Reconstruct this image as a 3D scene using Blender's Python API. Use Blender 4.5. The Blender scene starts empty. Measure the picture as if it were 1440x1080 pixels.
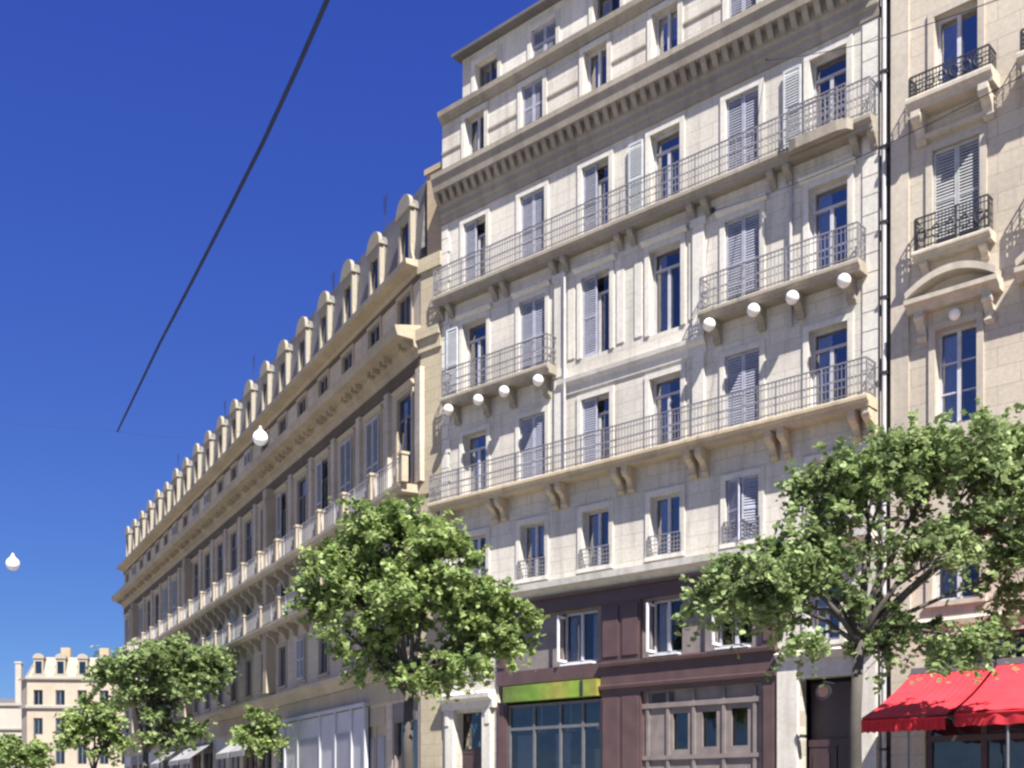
import bpy, math, random
import numpy as np
from mathutils import Vector, Matrix

# ------------------------------------------------------------------ camera, sky, sun
sc = bpy.context.scene
COL = sc.collection
R = math.radians
EYE = 1.6
cam_d = bpy.data.cameras.new("camera")
cam = bpy.data.objects.new("camera", cam_d); COL.objects.link(cam)
cam.location = (0, 0, EYE); cam.rotation_euler = (R(90), 0, 0)
cam_d.sensor_width = 36; cam_d.lens = 40.0
cam_d.shift_y = 590 / 1440
cam_d.clip_start = 0.1; cam_d.clip_end = 5000
sc.camera = cam

SUN_AZ, SUN_EL = R(160), R(51)          # azimuth clockwise from +Y
sund = Vector((math.sin(SUN_AZ) * math.cos(SUN_EL), math.cos(SUN_AZ) * math.cos(SUN_EL), math.sin(SUN_EL)))
w = bpy.data.worlds.new("World"); sc.world = w; w.use_nodes = True
nt = w.node_tree
sky = nt.nodes.new('ShaderNodeTexSky'); sky.sky_type = 'NISHITA'; sky.sun_disc = False
sky.sun_elevation = SUN_EL; sky.sun_rotation = SUN_AZ
sky.air_density = 1.0; sky.dust_density = 0.1; sky.ozone_density = 5.0; sky.altitude = 2000
bg = nt.nodes['Background']; bg.inputs['Strength'].default_value = 0.053
# deep Mediterranean blue: per-channel response of the camera to the sky's colour
sep = nt.nodes.new('ShaderNodeSeparateColor'); comb = nt.nodes.new('ShaderNodeCombineColor')
nt.links.new(sky.outputs[0], sep.inputs[0])
for i_, (gain, pw) in enumerate(((0.417, 0.92), (0.548, 0.93), (2.19, 0.443))):
    p_ = nt.nodes.new('ShaderNodeMath'); p_.operation = 'POWER'; p_.inputs[1].default_value = pw
    q_ = nt.nodes.new('ShaderNodeMath'); q_.operation = 'MULTIPLY'; q_.inputs[1].default_value = gain
    nt.links.new(sep.outputs[i_], p_.inputs[0]); nt.links.new(p_.outputs[0], q_.inputs[0]); nt.links.new(q_.outputs[0], comb.inputs[i_])
nt.links.new(comb.outputs[0], bg.inputs['Color'])
sl = bpy.data.lights.new("sun", 'SUN'); sl.energy = 5.0; sl.angle = R(0.5); sl.color = (1.0, 0.95, 0.87)
so = bpy.data.objects.new("sun", sl); COL.objects.link(so); so.location = (20, -40, 60)
so.rotation_euler = sund.to_track_quat('Z', 'Y').to_euler()
sc.view_settings.view_transform = 'Standard'; sc.view_settings.look = 'None'
sc.view_settings.exposure = 1.42; sc.view_settings.gamma = 1

rnd = random.Random(7)

sc.cycles.filter_width = 2.5

# ------------------------------------------------------------------ materials
def nmat(name):
    m = bpy.data.materials.new(name); m.use_nodes = True
    return m, m.node_tree.nodes, m.node_tree.links, m.node_tree.nodes['Principled BSDF']

def ramp(N, L, fac, stops):
    r = N.new('ShaderNodeValToRGB')
    while len(r.color_ramp.elements) < len(stops): r.color_ramp.elements.new(0.5)
    for e, (p, c) in zip(r.color_ramp.elements, stops):
        e.position = p; e.color = (c[0], c[1], c[2], 1)
    L.new(fac, r.inputs[0]); return r

def mixc(N, L, a, b, fac, mode='MIX'):
    m = N.new('ShaderNodeMix'); m.data_type = 'RGBA'; m.blend_type = mode
    for sock, v in ((m.inputs[6], a), (m.inputs[7], b)):
        if isinstance(v, tuple): sock.default_value = (v[0], v[1], v[2], 1)
        else: L.new(v, sock)
    if isinstance(fac, (int, float)): m.inputs[0].default_value = fac
    else: L.new(fac, m.inputs[0])
    return m.outputs[2]

def stone(name, base, var=0.12, joints=None, streak=0.25, rough=0.85, dirt=(0.22, 0.2, 0.17)):
    """limestone / render: blotches, run-off streaks and (optionally) ashlar joints"""
    m, N, L, P = nmat(name)
    tc = N.new('ShaderNodeTexCoord')
    n1 = N.new('ShaderNodeTexNoise'); n1.inputs['Scale'].default_value = 0.55; n1.inputs['Detail'].default_value = 6
    L.new(tc.outputs['Object'], n1.inputs['Vector'])
    d = tuple(c * (1 - var) for c in base); l = tuple(min(1, c * (1 + var)) for c in base)
    c = ramp(N, L, n1.outputs[0], [(0.3, d), (0.7, l)]).outputs[0]
    n2 = N.new('ShaderNodeTexNoise'); n2.inputs['Scale'].default_value = 9; n2.inputs['Detail'].default_value = 8
    L.new(tc.outputs['Object'], n2.inputs['Vector'])
    f2 = ramp(N, L, n2.outputs[0], [(0.35, (0.92,)*3), (0.65, (1.05,)*3)]).outputs[0]
    c = mixc(N, L, c, f2, 1.0, 'MULTIPLY')
    # vertical run-off streaks
    mp = N.new('ShaderNodeMapping'); mp.inputs['Scale'].default_value = (2.6, 2.6, 0.22)
    L.new(tc.outputs['Object'], mp.inputs[0])
    n3 = N.new('ShaderNodeTexNoise'); n3.inputs['Scale'].default_value = 1.0; n3.inputs['Detail'].default_value = 5
    L.new(mp.outputs[0], n3.inputs['Vector'])
    f3 = ramp(N, L, n3.outputs[0], [(0.5, (0, 0, 0)), (0.75, (streak,)*3)]).outputs[0]
    c = mixc(N, L, c, dirt, f3)
    bump_h = n2.outputs[0]
    if joints:
        sx = N.new('ShaderNodeSeparateXYZ'); L.new(tc.outputs['Object'], sx.inputs[0])
        cb = N.new('ShaderNodeCombineXYZ'); L.new(sx.outputs[0], cb.inputs[0]); L.new(sx.outputs[2], cb.inputs[1])
        br = N.new('ShaderNodeTexBrick'); br.inputs['Scale'].default_value = 1.0
        br.inputs['Brick Width'].default_value = joints[0]; br.inputs['Row Height'].default_value = joints[1]
        br.inputs['Mortar Size'].default_value = 0.012; br.inputs['Mortar Smooth'].default_value = 0.3
        br.inputs['Color1'].default_value = (0.95,)*3 + (1,); br.inputs['Color2'].default_value = (1.04,)*3 + (1,)
        br.inputs['Mortar'].default_value = (0.74, 0.72, 0.69, 1)
        L.new(cb.outputs[0], br.inputs['Vector'])
        c = mixc(N, L, c, br.outputs['Color'], 1.0, 'MULTIPLY')
    L.new(c, P.inputs['Base Color']); P.inputs['Roughness'].default_value = rough
    b = N.new('ShaderNodeBump'); b.inputs['Strength'].default_value = 0.12; b.inputs['Distance'].default_value = 0.03
    L.new(bump_h, b.inputs['Height']); L.new(b.outputs[0], P.inputs['Normal'])
    return m

def paint(name, base, rough=0.5, var=0.12, scale=4.0, metallic=0.0):
    m, N, L, P = nmat(name)
    tc = N.new('ShaderNodeTexCoord')
    n1 = N.new('ShaderNodeTexNoise'); n1.inputs['Scale'].default_value = scale; n1.inputs['Detail'].default_value = 6
    L.new(tc.outputs['Object'], n1.inputs['Vector'])
    d = tuple(c * (1 - var) for c in base); l = tuple(min(1, c * (1 + var)) for c in base)
    c = ramp(N, L, n1.outputs[0], [(0.3, d), (0.7, l)]).outputs[0]
    oi = N.new('ShaderNodeObjectInfo')
    fr = ramp(N, L, oi.outputs['Random'], [(0.0, (0.9,)*3), (1.0, (1.1,)*3)]).outputs[0]
    c = mixc(N, L, c, fr, 1.0, 'MULTIPLY')
    L.new(c, P.inputs['Base Color']); P.inputs['Roughness'].default_value = rough
    P.inputs['Metallic'].default_value = metallic
    return m

def glass(name, base=0.16, tint=(0.75, 0.8, 0.85)):
    m, N, L, P = nmat(name)
    N.remove(P)
    out = N['Material Output']
    tr = N.new('ShaderNodeBsdfTransparent'); tr.inputs[0].default_value = tint + (1,)
    gl = N.new('ShaderNodeBsdfGlossy'); gl.inputs['Roughness'].default_value = 0.03
    gl.inputs['Color'].default_value = (0.95, 0.9, 0.84, 1)
    oi = N.new('ShaderNodeObjectInfo')
    fr = N.new('ShaderNodeFresnel'); fr.inputs[0].default_value = 1.52
    mu = N.new('ShaderNodeMath'); mu.operation = 'MULTIPLY_ADD'; mu.inputs[1].default_value = 0.24 if base > 0.1 else 0.07; mu.inputs[2].default_value = base - 0.06
    L.new(oi.outputs['Random'], mu.inputs[0])
    ad = N.new('ShaderNodeMath'); ad.operation = 'ADD'; ad.use_clamp = True
    L.new(fr.outputs[0], ad.inputs[0]); L.new(mu.outputs[0], ad.inputs[1])
    # old panes are not perfectly flat
    tc = N.new('ShaderNodeTexCoord'); ns = N.new('ShaderNodeTexNoise'); ns.inputs['Scale'].default_value = 1.6
    L.new(tc.outputs['Object'], ns.inputs['Vector'])
    bp = N.new('ShaderNodeBump'); bp.inputs['Strength'].default_value = 0.12; bp.inputs['Distance'].default_value = 0.1
    L.new(ns.outputs[0], bp.inputs['Height']); L.new(bp.outputs[0], gl.inputs['Normal'])
    mx = N.new('ShaderNodeMixShader'); L.new(ad.outputs[0], mx.inputs[0]); L.new(tr.outputs[0], mx.inputs[1]); L.new(gl.outputs[0], mx.inputs[2])
    L.new(mx.outputs[0], out.inputs[0])
    return m

def leafmat(name, dark, light, sat=(0.3, 0.36, 0.1)):
    m, N, L, P = nmat(name)
    tc = N.new('ShaderNodeTexCoord')
    n1 = N.new('ShaderNodeTexNoise'); n1.inputs['Scale'].default_value = 1.3; n1.inputs['Detail'].default_value = 5
    L.new(tc.outputs['Object'], n1.inputs['Vector'])
    c = ramp(N, L, n1.outputs[0], [(0.36, dark), (0.62, light)]).outputs[0]
    n2 = N.new('ShaderNodeTexNoise'); n2.inputs['Scale'].default_value = 14
    L.new(tc.outputs['Object'], n2.inputs['Vector'])
    f = ramp(N, L, n2.outputs[0], [(0.35, (0.7,)*3), (0.68, (1.3,)*3)]).outputs[0]
    c = mixc(N, L, c, f, 1.0, 'MULTIPLY')
    L.new(c, P.inputs['Base Color']); P.inputs['Roughness'].default_value = 0.55
    tl = N.new('ShaderNodeBsdfTranslucent'); L.new(c, tl.inputs[0])
    mx = N.new('ShaderNodeMixShader'); mx.inputs[0].default_value = 0.42
    L.new(P.outputs[0], mx.inputs[1]); L.new(tl.outputs[0], mx.inputs[2]); L.new(mx.outputs[0], N['Material Output'].inputs[0])
    return m

M = {}
M['wall']    = stone('pale_limestone', (0.50, 0.47, 0.415), 0.13, (0.95, 0.42), 0.55)
M['trim']    = stone('white_stone_trim', (0.54, 0.515, 0.465), 0.12, None, 0.45)
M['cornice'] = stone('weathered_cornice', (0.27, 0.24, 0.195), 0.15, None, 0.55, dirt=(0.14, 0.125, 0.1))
M['ochre']   = stone('ochre_slab', (0.40, 0.335, 0.235), 0.15, None, 0.5, dirt=(0.2, 0.15, 0.09))
M['eave_shade']  = stone('painted_eave_shade', (0.10, 0.075, 0.05), 0.2, None, 0.4, dirt=(0.05, 0.04, 0.025))  # dark brown standing in for the shade under cornice and eaves
M['boss']    = stone('white_boss', (0.78, 0.76, 0.72), 0.04, None, 0.05)
M['wall_r']  = stone('beige_limestone', (0.46, 0.405, 0.325), 0.10, (1.1, 0.48), 0.35)
M['trim_r']  = stone('beige_trim', (0.44, 0.39, 0.32), 0.12, None, 0.45)
M['wall_l']  = stone('grey_brown_stone', (0.45, 0.39, 0.31), 0.15, (1.1, 0.45), 0.45)
M['trim_l']  = stone('ochre_trim', (0.36, 0.305, 0.22), 0.15, None, 0.45)
M['pier_l']  = stone('pier_stone', (0.36, 0.31, 0.22), 0.10, (0.7, 0.42), 0.3)  # even ochre stone, about the tone of the trim
M['dormer']  = stone('dormer_stone', (0.29, 0.26, 0.205), 0.12, None, 0.3)
M['wall_f']  = stone('far_stone', (0.34, 0.285, 0.225), 0.1, None, 0.3)
M['wall_p']  = stone('far_pale', (0.34, 0.31, 0.27), 0.08, None, 0.2)
M['slate']   = stone('slate_roof', (0.12, 0.115, 0.115), 0.2, (0.3, 0.2), 0.2, 0.6, dirt=(0.06, 0.06, 0.06))
M['zinc']    = paint('zinc', (0.2, 0.23, 0.25), 0.5)
M['brickch'] = stone('buff_chimney', (0.36, 0.28, 0.19), 0.15, (0.22, 0.075), 0.3)
M['iron']    = paint('painted_iron', (0.17, 0.165, 0.18), 0.5)
M['irond']   = paint('dark_iron', (0.03, 0.03, 0.033), 0.5)
M['frame']   = paint('white_window_paint', (0.42, 0.42, 0.46), 0.45)
M['sash']    = paint('white_sash_paint', (0.66, 0.65, 0.68), 0.45)
M['framed']  = paint('grey_window_paint', (0.12, 0.125, 0.14), 0.5)
M['shutter'] = paint('lavender_grey_shutter', (0.33, 0.34, 0.41), 0.6)
M['shutp']   = paint('pale_shutter', (0.46, 0.485, 0.5), 0.6)
M['shutg']   = paint('grey_shutter', (0.38, 0.385, 0.38), 0.6)
M['curtain'] = paint('curtain_cloth', (0.5, 0.5, 0.56), 0.9, 0.15, 6)
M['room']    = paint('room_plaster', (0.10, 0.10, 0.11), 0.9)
M['glass']   = glass('window_glass')
M['glassd']  = glass('dull_glass', 0.08)
M['plum']    = paint('plum_brown_joinery', (0.082, 0.05, 0.05), 0.45, 0.15, 2.0)
M['plumd']   = paint('dark_plum', (0.05, 0.03, 0.034), 0.45)
M['taupe']   = paint('taupe_panel', (0.17, 0.145, 0.138), 0.6, 0.2, 2.0)
M['white']   = paint('white_board', (0.40, 0.41, 0.44), 0.6, 0.08, 1.0)
M['greyb']   = paint('grey_board', (0.25, 0.255, 0.29), 0.6, 0.1, 1.0)
M['opal']    = paint('opal_glass', (0.88, 0.88, 0.86), 0.25, 0.01)
M['cable']   = paint('black_cable', (0.018, 0.028, 0.075), 0.95)
M['pipe']    = paint('grey_pipe', (0.36, 0.35, 0.36), 0.5)
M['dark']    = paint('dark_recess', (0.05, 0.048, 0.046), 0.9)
M['red']     = paint('red_awning_cloth', (0.52, 0.022, 0.035), 0.85, 0.22, 1.6)
M['redd']    = paint('red_valance_cloth', (0.42, 0.012, 0.025), 0.8, 0.12, 3.0)
M['awnw']    = paint('grey_white_awning', (0.26, 0.26, 0.27), 0.8)
M['bark']    = stone('bark', (0.065, 0.057, 0.05), 0.5, None, 0.4, 0.95, dirt=(0.05, 0.04, 0.03))
M['leaf_a']  = leafmat('leaf_yellow_green', (0.135, 0.20, 0.06), (0.36, 0.46, 0.17))
M['leaf_b']  = leafmat('leaf_grey_green', (0.07, 0.085, 0.045), (0.15, 0.175, 0.075))
M['leaf_c']  = leafmat('leaf_mid_green', (0.125, 0.18, 0.065), (0.31, 0.40, 0.165))
M['asphalt'] = stone('asphalt', (0.12, 0.118, 0.115), 0.2, None, 0.2, 0.9, dirt=(0.03, 0.03, 0.03))
M['paving']  = stone('paving', (0.36, 0.34, 0.31), 0.12, (0.6, 0.4), 0.1)
M['kerb']    = stone('kerbstone', (0.35, 0.34, 0.32), 0.1, None, 0.1)
M['earth']   = stone('ground', (0.26, 0.24, 0.21), 0.15, None, 0.1)
M['paintw']  = paint('road_paint', (0.7, 0.7, 0.68), 0.7)

# fascia sign: green board shading into a yellow middle (its own printed colours)
def sign_mat():
    m, N, L, P = nmat('fascia_green_yellow')
    tc = N.new('ShaderNodeTexCoord'); sx = N.new('ShaderNodeSeparateXYZ'); L.new(tc.outputs['Object'], sx.inputs[0])
    mr = N.new('ShaderNodeMapRange'); mr.inputs[1].default_value = 3.2; mr.inputs[2].default_value = 7.3
    L.new(sx.outputs[0], mr.inputs[0])
    c = ramp(N, L, mr.outputs[0], [(0.0, (0.10, 0.13, 0.03)), (0.35, (0.13, 0.24, 0.03)), (0.62, (0.26, 0.25, 0.05)), (0.8, (0.17, 0.29, 0.03)), (1, (0.26, 0.23, 0.05))]).outputs[0]
    ns = N.new('ShaderNodeTexNoise'); ns.inputs['Scale'].default_value = 3; L.new(tc.outputs['Object'], ns.inputs['Vector'])
    f = ramp(N, L, ns.outputs[0], [(0.35, (0.8,)*3), (0.65, (1.1,)*3)]).outputs[0]
    L.new(mixc(N, L, c, f, 1.0, 'MULTIPLY'), P.inputs['Base Color']); P.inputs['Roughness'].default_value = 0.4
    return m
M['sign'] = sign_mat()

# ------------------------------------------------------------------ mesh helpers
class MB:
    def __init__(s): s.v = []; s.f = []
    def add(s, vs, fs):
        o = len(s.v); s.v += [tuple(p) for p in vs]; s.f += [tuple(i + o for i in f) for f in fs]
    def box(s, x0, x1, y0, y1, z0, z1):
        s.add([(x0,y0,z0),(x1,y0,z0),(x1,y1,z0),(x0,y1,z0),(x0,y0,z1),(x1,y0,z1),(x1,y1,z1),(x0,y1,z1)],
              [(0,3,2,1),(4,5,6,7),(0,1,5,4),(1,2,6,5),(2,3,7,6),(3,0,4,7)])
        return s
    def prism_x(s, prof, x0, x1):                    # (y,z) outline swept along x
        n = len(prof)
        s.add([(x0, y, z) for y, z in prof] + [(x1, y, z) for y, z in prof],
              [tuple(range(n)), tuple(range(2*n-1, n-1, -1))] + [(i, i+n, (i+1) % n + n, (i+1) % n) for i in range(n)])
        return s
    def prism_y(s, prof, y0, y1):                    # (x,z) outline swept along y
        n = len(prof)
        s.add([(x, y0, z) for x, z in prof] + [(x, y1, z) for x, z in prof],
              [tuple(range(n)), tuple(range(2*n-1, n-1, -1))] + [(i, (i+1) % n, (i+1) % n + n, i+n) for i in range(n)])
        return s
    def tube(s, pts, rads, n=8, cap=True):
        pts = [Vector(p) for p in pts]
        if isinstance(rads, (int, float)): rads = [rads]*len(pts)
        rings = []
        for i, p in enumerate(pts):
            t = (pts[min(i+1, len(pts)-1)] - pts[max(i-1, 0)]).normalized()
            a = t.orthogonal().normalized() if i == 0 else (pa - t * pa.dot(t)).normalized()
            pa = a; b = t.cross(a)
            rings.append([p + (a*math.cos(2*math.pi*k/n) + b*math.sin(2*math.pi*k/n))*rads[i] for k in range(n)])
        vs = [q for r in rings for q in r]; fs = []
        for i in range(len(pts)-1):
            for k in range(n):
                fs.append((i*n+k, i*n+(k+1) % n, (i+1)*n+(k+1) % n, (i+1)*n+k))
        if cap: fs.append(tuple(range(n-1, -1, -1))); fs.append(tuple(range((len(pts)-1)*n, len(pts)*n)))
        s.add(vs, fs); return s
    def lathe(s, cx, cy, prof, n=14):                # (r,z) about a vertical axis
        vs = []; fs = []
        for r, z in prof:
            for k in range(n): vs.append((cx + r*math.cos(2*math.pi*k/n), cy + r*math.sin(2*math.pi*k/n), z))
        for i in range(len(prof)-1):
            for k in range(n): fs.append((i*n+k, i*n+(k+1) % n, (i+1)*n+(k+1) % n, (i+1)*n+k))
        fs.append(tuple(range(n-1, -1, -1))); fs.append(tuple(range((len(prof)-1)*n, len(prof)*n)))
        s.add(vs, fs); return s
    def ball(s, cx, cy, cz, r, n=14):
        m = 8
        s.lathe(cx, cy, [(max(0.003, r*math.sin(math.pi*i/m)), cz - r*math.cos(math.pi*i/m)) for i in range(m+1)], n); return s
    def wall(s, x0, x1, z0, z1, holes, y=0.0, depth=0.35):
        """a wall sheet with openings and their reveals"""
        xs = sorted({x0, x1} | {round(c, 4) for h in holes for c in h[:2] if x0 < c < x1})
        zs = sorted({z0, z1} | {round(c, 4) for h in holes for c in h[2:] if z0 < c < z1})
        idx = {}
        def vid(i, k):
            if (i, k) not in idx:
                idx[(i, k)] = len(s.v); s.v.append((xs[i], y, zs[k]))
            return idx[(i, k)]
        for i in range(len(xs)-1):
            for k in range(len(zs)-1):
                mx, mz = (xs[i]+xs[i+1])/2, (zs[k]+zs[k+1])/2
                if any(h[0] < mx < h[1] and h[2] < mz < h[3] for h in holes): continue
                s.f.append((vid(i, k), vid(i+1, k), vid(i+1, k+1), vid(i, k+1)))
        for a, b, c, d in holes:
            yd = y + depth
            s.add([(a,y,c),(b,y,c),(b,y,d),(a,y,d),(a,yd,c),(b,yd,c),(b,yd,d),(a,yd,d)],
                  [(0,4,5,1),(1,5,6,2),(2,6,7,3),(3,7,4,0)])
        return s
    def mesh(s, name, mat, smooth=False):
        me = bpy.data.meshes.new(name); me.from_pydata(s.v, [], s.f); me.update()
        me.materials.append(mat)
        if smooth: me.polygons.foreach_set('use_smooth', [True]*len(me.polygons))
        return me
    def build(s, name, mat, parent=None, loc=None, smooth=False):
        return link(name, s.mesh(name, mat, smooth), parent, loc)

def link(name, me, parent=None, loc=None):
    o = bpy.data.objects.new(name, me); COL.objects.link(o)
    if parent: o.parent = parent
    if loc: o.location = loc
    return o

def tag(o, label, cat, group=None):
    o['label'] = label; o['category'] = cat
    if group: o['group'] = group
    return o

def thing(name, label, cat, loc, rz=0.0, group=None):
    o = bpy.data.objects.new(name, None); COL.objects.link(o)
    o.location = loc; o.rotation_euler = (0, 0, rz); o.empty_display_size = 0.3
    return tag(o, label, cat, group)

def struct(o): o['kind'] = 'structure'; return o

# ------------------------------------------------------------------ the street plan
TH1 = math.atan2(720 + 1070, 1600); C1 = 43.8      # the facade of the pale block
TH2 = math.atan2(720 + 145, 1600)                  # the receding long block
def main_pt(s, out=0.0):                           # point on the pale facade line
    z0 = 1600 * C1 / (622 + 1070); x0 = (622 - 720) / 1600 * z0
    u = Vector((math.sin(TH1), -math.cos(TH1))); n = Vector((-math.cos(TH1), -math.sin(TH1)))
    return Vector((x0, z0)) + u * s + n * out
RZ1 = TH1 - math.pi/2; RZ2 = TH2 - math.pi/2
MO = main_pt(0)
LO = main_pt(-1.1)
def left_pt(s, out=0.0):
    u = Vector((math.sin(TH2), -math.cos(TH2))); n = Vector((-math.cos(TH2), -math.sin(TH2)))
    return LO + u * s + n * out

# ground, roadway, pavements
g = MB(); g.add([(-600,-300,-0.13),(600,-300,-0.13),(600,900,-0.13),(-600,900,-0.13)], [(0,1,2,3)])
struct(g.build('ground', M['earth']))
def strip(line, o0, o1, z0, z1, mb):
    """a slab following the building line between two offsets"""
    pts = [(p[0](p[1], o0), p[0](p[1], o1)) for p in line]
    vs = []
    for a, b in pts:
        vs += [(a.x,a.y,z0),(b.x,b.y,z0),(b.x,b.y,z1),(a.x,a.y,z1)]
    n = len(pts); fs = []
    for i in range(n-1):
        for k in range(4): fs.append((i*4+k, i*4+(k+1) % 4, i*4+4+(k+1) % 4, i*4+4+k))
    fs += [(3,2,1,0), tuple((n-1)*4+k for k in range(4))]
    mb.add(vs, fs)
line = [(left_pt, -150), (left_pt, 0.0), (main_pt, 0.0), (main_pt, 90)]
m_ = MB(); strip(line, -0.2, 8.6, -0.12, 0.0, m_); struct(m_.build('pavement', M['paving']))
m_ = MB(); strip(line, 8.62, 8.92, -0.12, 0.02, m_); struct(m_.build('kerb', M['kerb']))
m_ = MB(); strip(line, 8.94, 22, -0.125, -0.115, m_); struct(m_.build('road', M['asphalt']))
m_ = MB()
for k in range(-22, 12):
    f = left_pt if k < 0 else main_pt
    a, b, c, d = f(k*6+1, 15.3), f(k*6+4, 15.3), f(k*6+4, 15.45), f(k*6+1, 15.45)
    m_.add([(q.x, q.y, -0.111) for q in (a, b, c, d)], [(0,1,2,3)])
struct(m_.build('road_marking', M['paintw']))

# ------------------------------------------------------------------ windows
CACHE = {}
def cached(key, fn):
    if key not in CACHE: CACHE[key] = fn()
    return CACHE[key]

def frame_mesh(w, h, transom, mat, bars=0):
    def f():
        m = MB(); t = 0.07; a = w/2
        m.box(-a, -a+t, 0.220, 0.300, 0, h); m.box(a-t, a, 0.220, 0.300, 0, h)
        m.box(-a+t, a-t, 0.222, 0.298, 0, 0.1); m.box(-a+t, a-t, 0.222, 0.298, h-t, h)
        top = h-t
        if transom:
            m.box(-a+t, a-t, 0.210, 0.295, h*0.76, h*0.76+0.07); top = h*0.76
        m.box(-0.05, 0.05, 0.200, 0.290, 0.1, top)
        for k in range(bars):
            z = 0.1 + (top-0.1)*(k+1)/(bars+1)
            m.box(-a+t, -0.05, 0.230, 0.280, z-0.02, z+0.02); m.box(0.05, a-t, 0.230, 0.280, z-0.02, z+0.02)
        return m.mesh('window', mat)
    return cached(('frame', w, h, transom, mat.name, bars), f)

def pane_mesh(w, h, mat):
    return cached(('pane', w, h, mat.name), lambda: MB().add_quad(w, h).mesh('pane', mat))
def _aq(s, w, h):
    s.add([(-w/2+0.03, 0.27, 0.03), (w/2-0.03, 0.27, 0.03), (w/2-0.03, 0.27, h-0.03), (-w/2+0.03, 0.27, h-0.03)], [(0,1,2,3)]); return s
MB.add_quad = _aq

def curtain_mesh(w, h, frac, side):
    def f():
        m = MB(); n = 14; x0, x1 = (-w/2+0.05, -w/2+w*frac) if side < 0 else (w/2-w*frac, w/2-0.05)
        vs = []
        for i in range(n+1):
            x = x0 + (x1-x0)*i/n; y = 0.44 + 0.05*math.sin(i*2.2)
            vs += [(x, y, 0.05), (x, y, h-0.08)]
        m.add(vs, [(2*i, 2*i+2, 2*i+3, 2*i+1) for i in range(n)])
        return m.mesh('curtain', M['curtain'], True)
    return cached(('cur', w, h, frac, side), f)

def shutter_leaf(w, h, mat, y=0.05):
    """closed louvred leaf, hinge at x=0, running to +w"""
    def f():
        m = MB(); t = 0.06
        m.box(0.005, t, y, y+0.05, 0.02, h-0.02); m.box(w-t, w-0.005, y, y+0.05, 0.02, h-0.02)
        for z in (0.02, h*0.5-t/2, h-0.02-t): m.box(t, w-t, y+0.002, y+0.048, z, z+t*1.2 if z > 0.1 else z+t*2)
        n = int(h/0.085)
        for i in range(n):
            z = 0.1 + (h-0.2)*i/n
            m.add([(t, y+0.005, z), (w-t, y+0.005, z), (w-t, y+0.04, z+0.075), (t, y+0.04, z+0.075)], [(0,1,2,3)])
        return m.mesh('shutter', mat)
    return cached(('sh', w, h, mat.name, y), f)

def surround_mesh(w, h, mat, hood=True, sill=True):
    def f():
        m = MB(); a = w/2; t = 0.17
        m.box(-a-t, -a, -0.05, 0.02, 0 if sill else -0.0, h); m.box(a, a+t, -0.05, 0.02, 0, h)
        m.box(-a-t, a+t, -0.052, 0.02, h, h+t)
        if hood:
            m.prism_x([(0.02, h+t+0.003), (-0.07, h+t+0.003), (-0.16, h+t+0.09), (-0.18, h+t+0.15), (0.02, h+t+0.19)], -a-t-0.09, a+t+0.09)
        if sill: m.box(-a-t, a+t, -0.1, 0.03, -0.13, -0.003)
        return m.mesh('surround', mat)
    return cached(('sur', w, h, mat.name, hood, sill), f)

def window(parent, x, z, w, h, state='open', fm='frame', hood=True, sill=True, trim='trim', shut='shutter', transom=True, y=0.0, sur=True, bars=0, gm='glass', seed=None):
    o = link('window', frame_mesh(w, h, transom, M[fm], bars), parent, (x, y, z))
    link('pane', pane_mesh(w, h, M[gm]), o)
    if sur: link('surround', surround_mesh(w, h, M[trim], hood, sill), o, (0, -y if y < 0 else 0, 0))
    if state == 'shut':
        for sgn in (-1, 1):
            c = link('shutter', shutter_leaf(w/2, h, M[shut]), o, (-w/2 if sgn < 0 else w/2, 0, 0))
            if sgn > 0: c.scale = (-1, 1, 1)
    elif state == 'half':                    # left leaf closed, right leaf folded back in the reveal
        link('shutter', shutter_leaf(w/2, h, M[shut]), o, (-w/2, 0, 0))
    elif state == 'back':                    # left leaf folded back on the wall
        link('shutter', shutter_leaf(w/2, h, M['shutp']), o, (-w/2-0.78, -0.16, 0))
    elif state == 'ajar':                    # both leaves on the latch at odd angles
        for sgn, an in ((-1, -24), (1, 12)):
            c = link('shutter', shutter_leaf(w/2, h, M[shut]), o, (-w/2 if sgn < 0 else w/2, 0, 0))
            c.rotation_euler = (0, 0, R(an))
            if sgn > 0: c.scale = (-1, 1, 1)
    elif state == 'blind':                   # a roller blind drawn part way
        m = cached(('blind', w, h), lambda: MB().box(-w/2+0.08, w/2-0.08, 0.32, 0.335, h*0.45, h-0.08).mesh('blind', M['curtain']))
        link('blind', m, o)
    else:
        r = rnd.random()
        if r < 0.5: link('curtain', curtain_mesh(w, h, 0.42, -1), o)
        elif r < 0.7: link('curtain', curtain_mesh(w, h, 0.3, -1), o); link('curtain', curtain_mesh(w, h, 0.3, 1), o)
    return o

def rooms(parent, holes, depth=2.0, y=0.35):
    m = MB()
    for a, b, c, d in holes:
        a -= 0.25; b += 0.25; c -= 0.1; d += 0.15
        y1 = y + depth
        m.add([(a,y,c),(b,y,c),(b,y,d),(a,y,d),(a,y1,c),(b,y1,c),(b,y1,d),(a,y1,d)],
              [(0,1,5,4),(1,2,6,5),(2,3,7,6),(3,0,4,7),(4,5,6,7)])
    m.build('interior', M['room'], parent)

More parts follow.
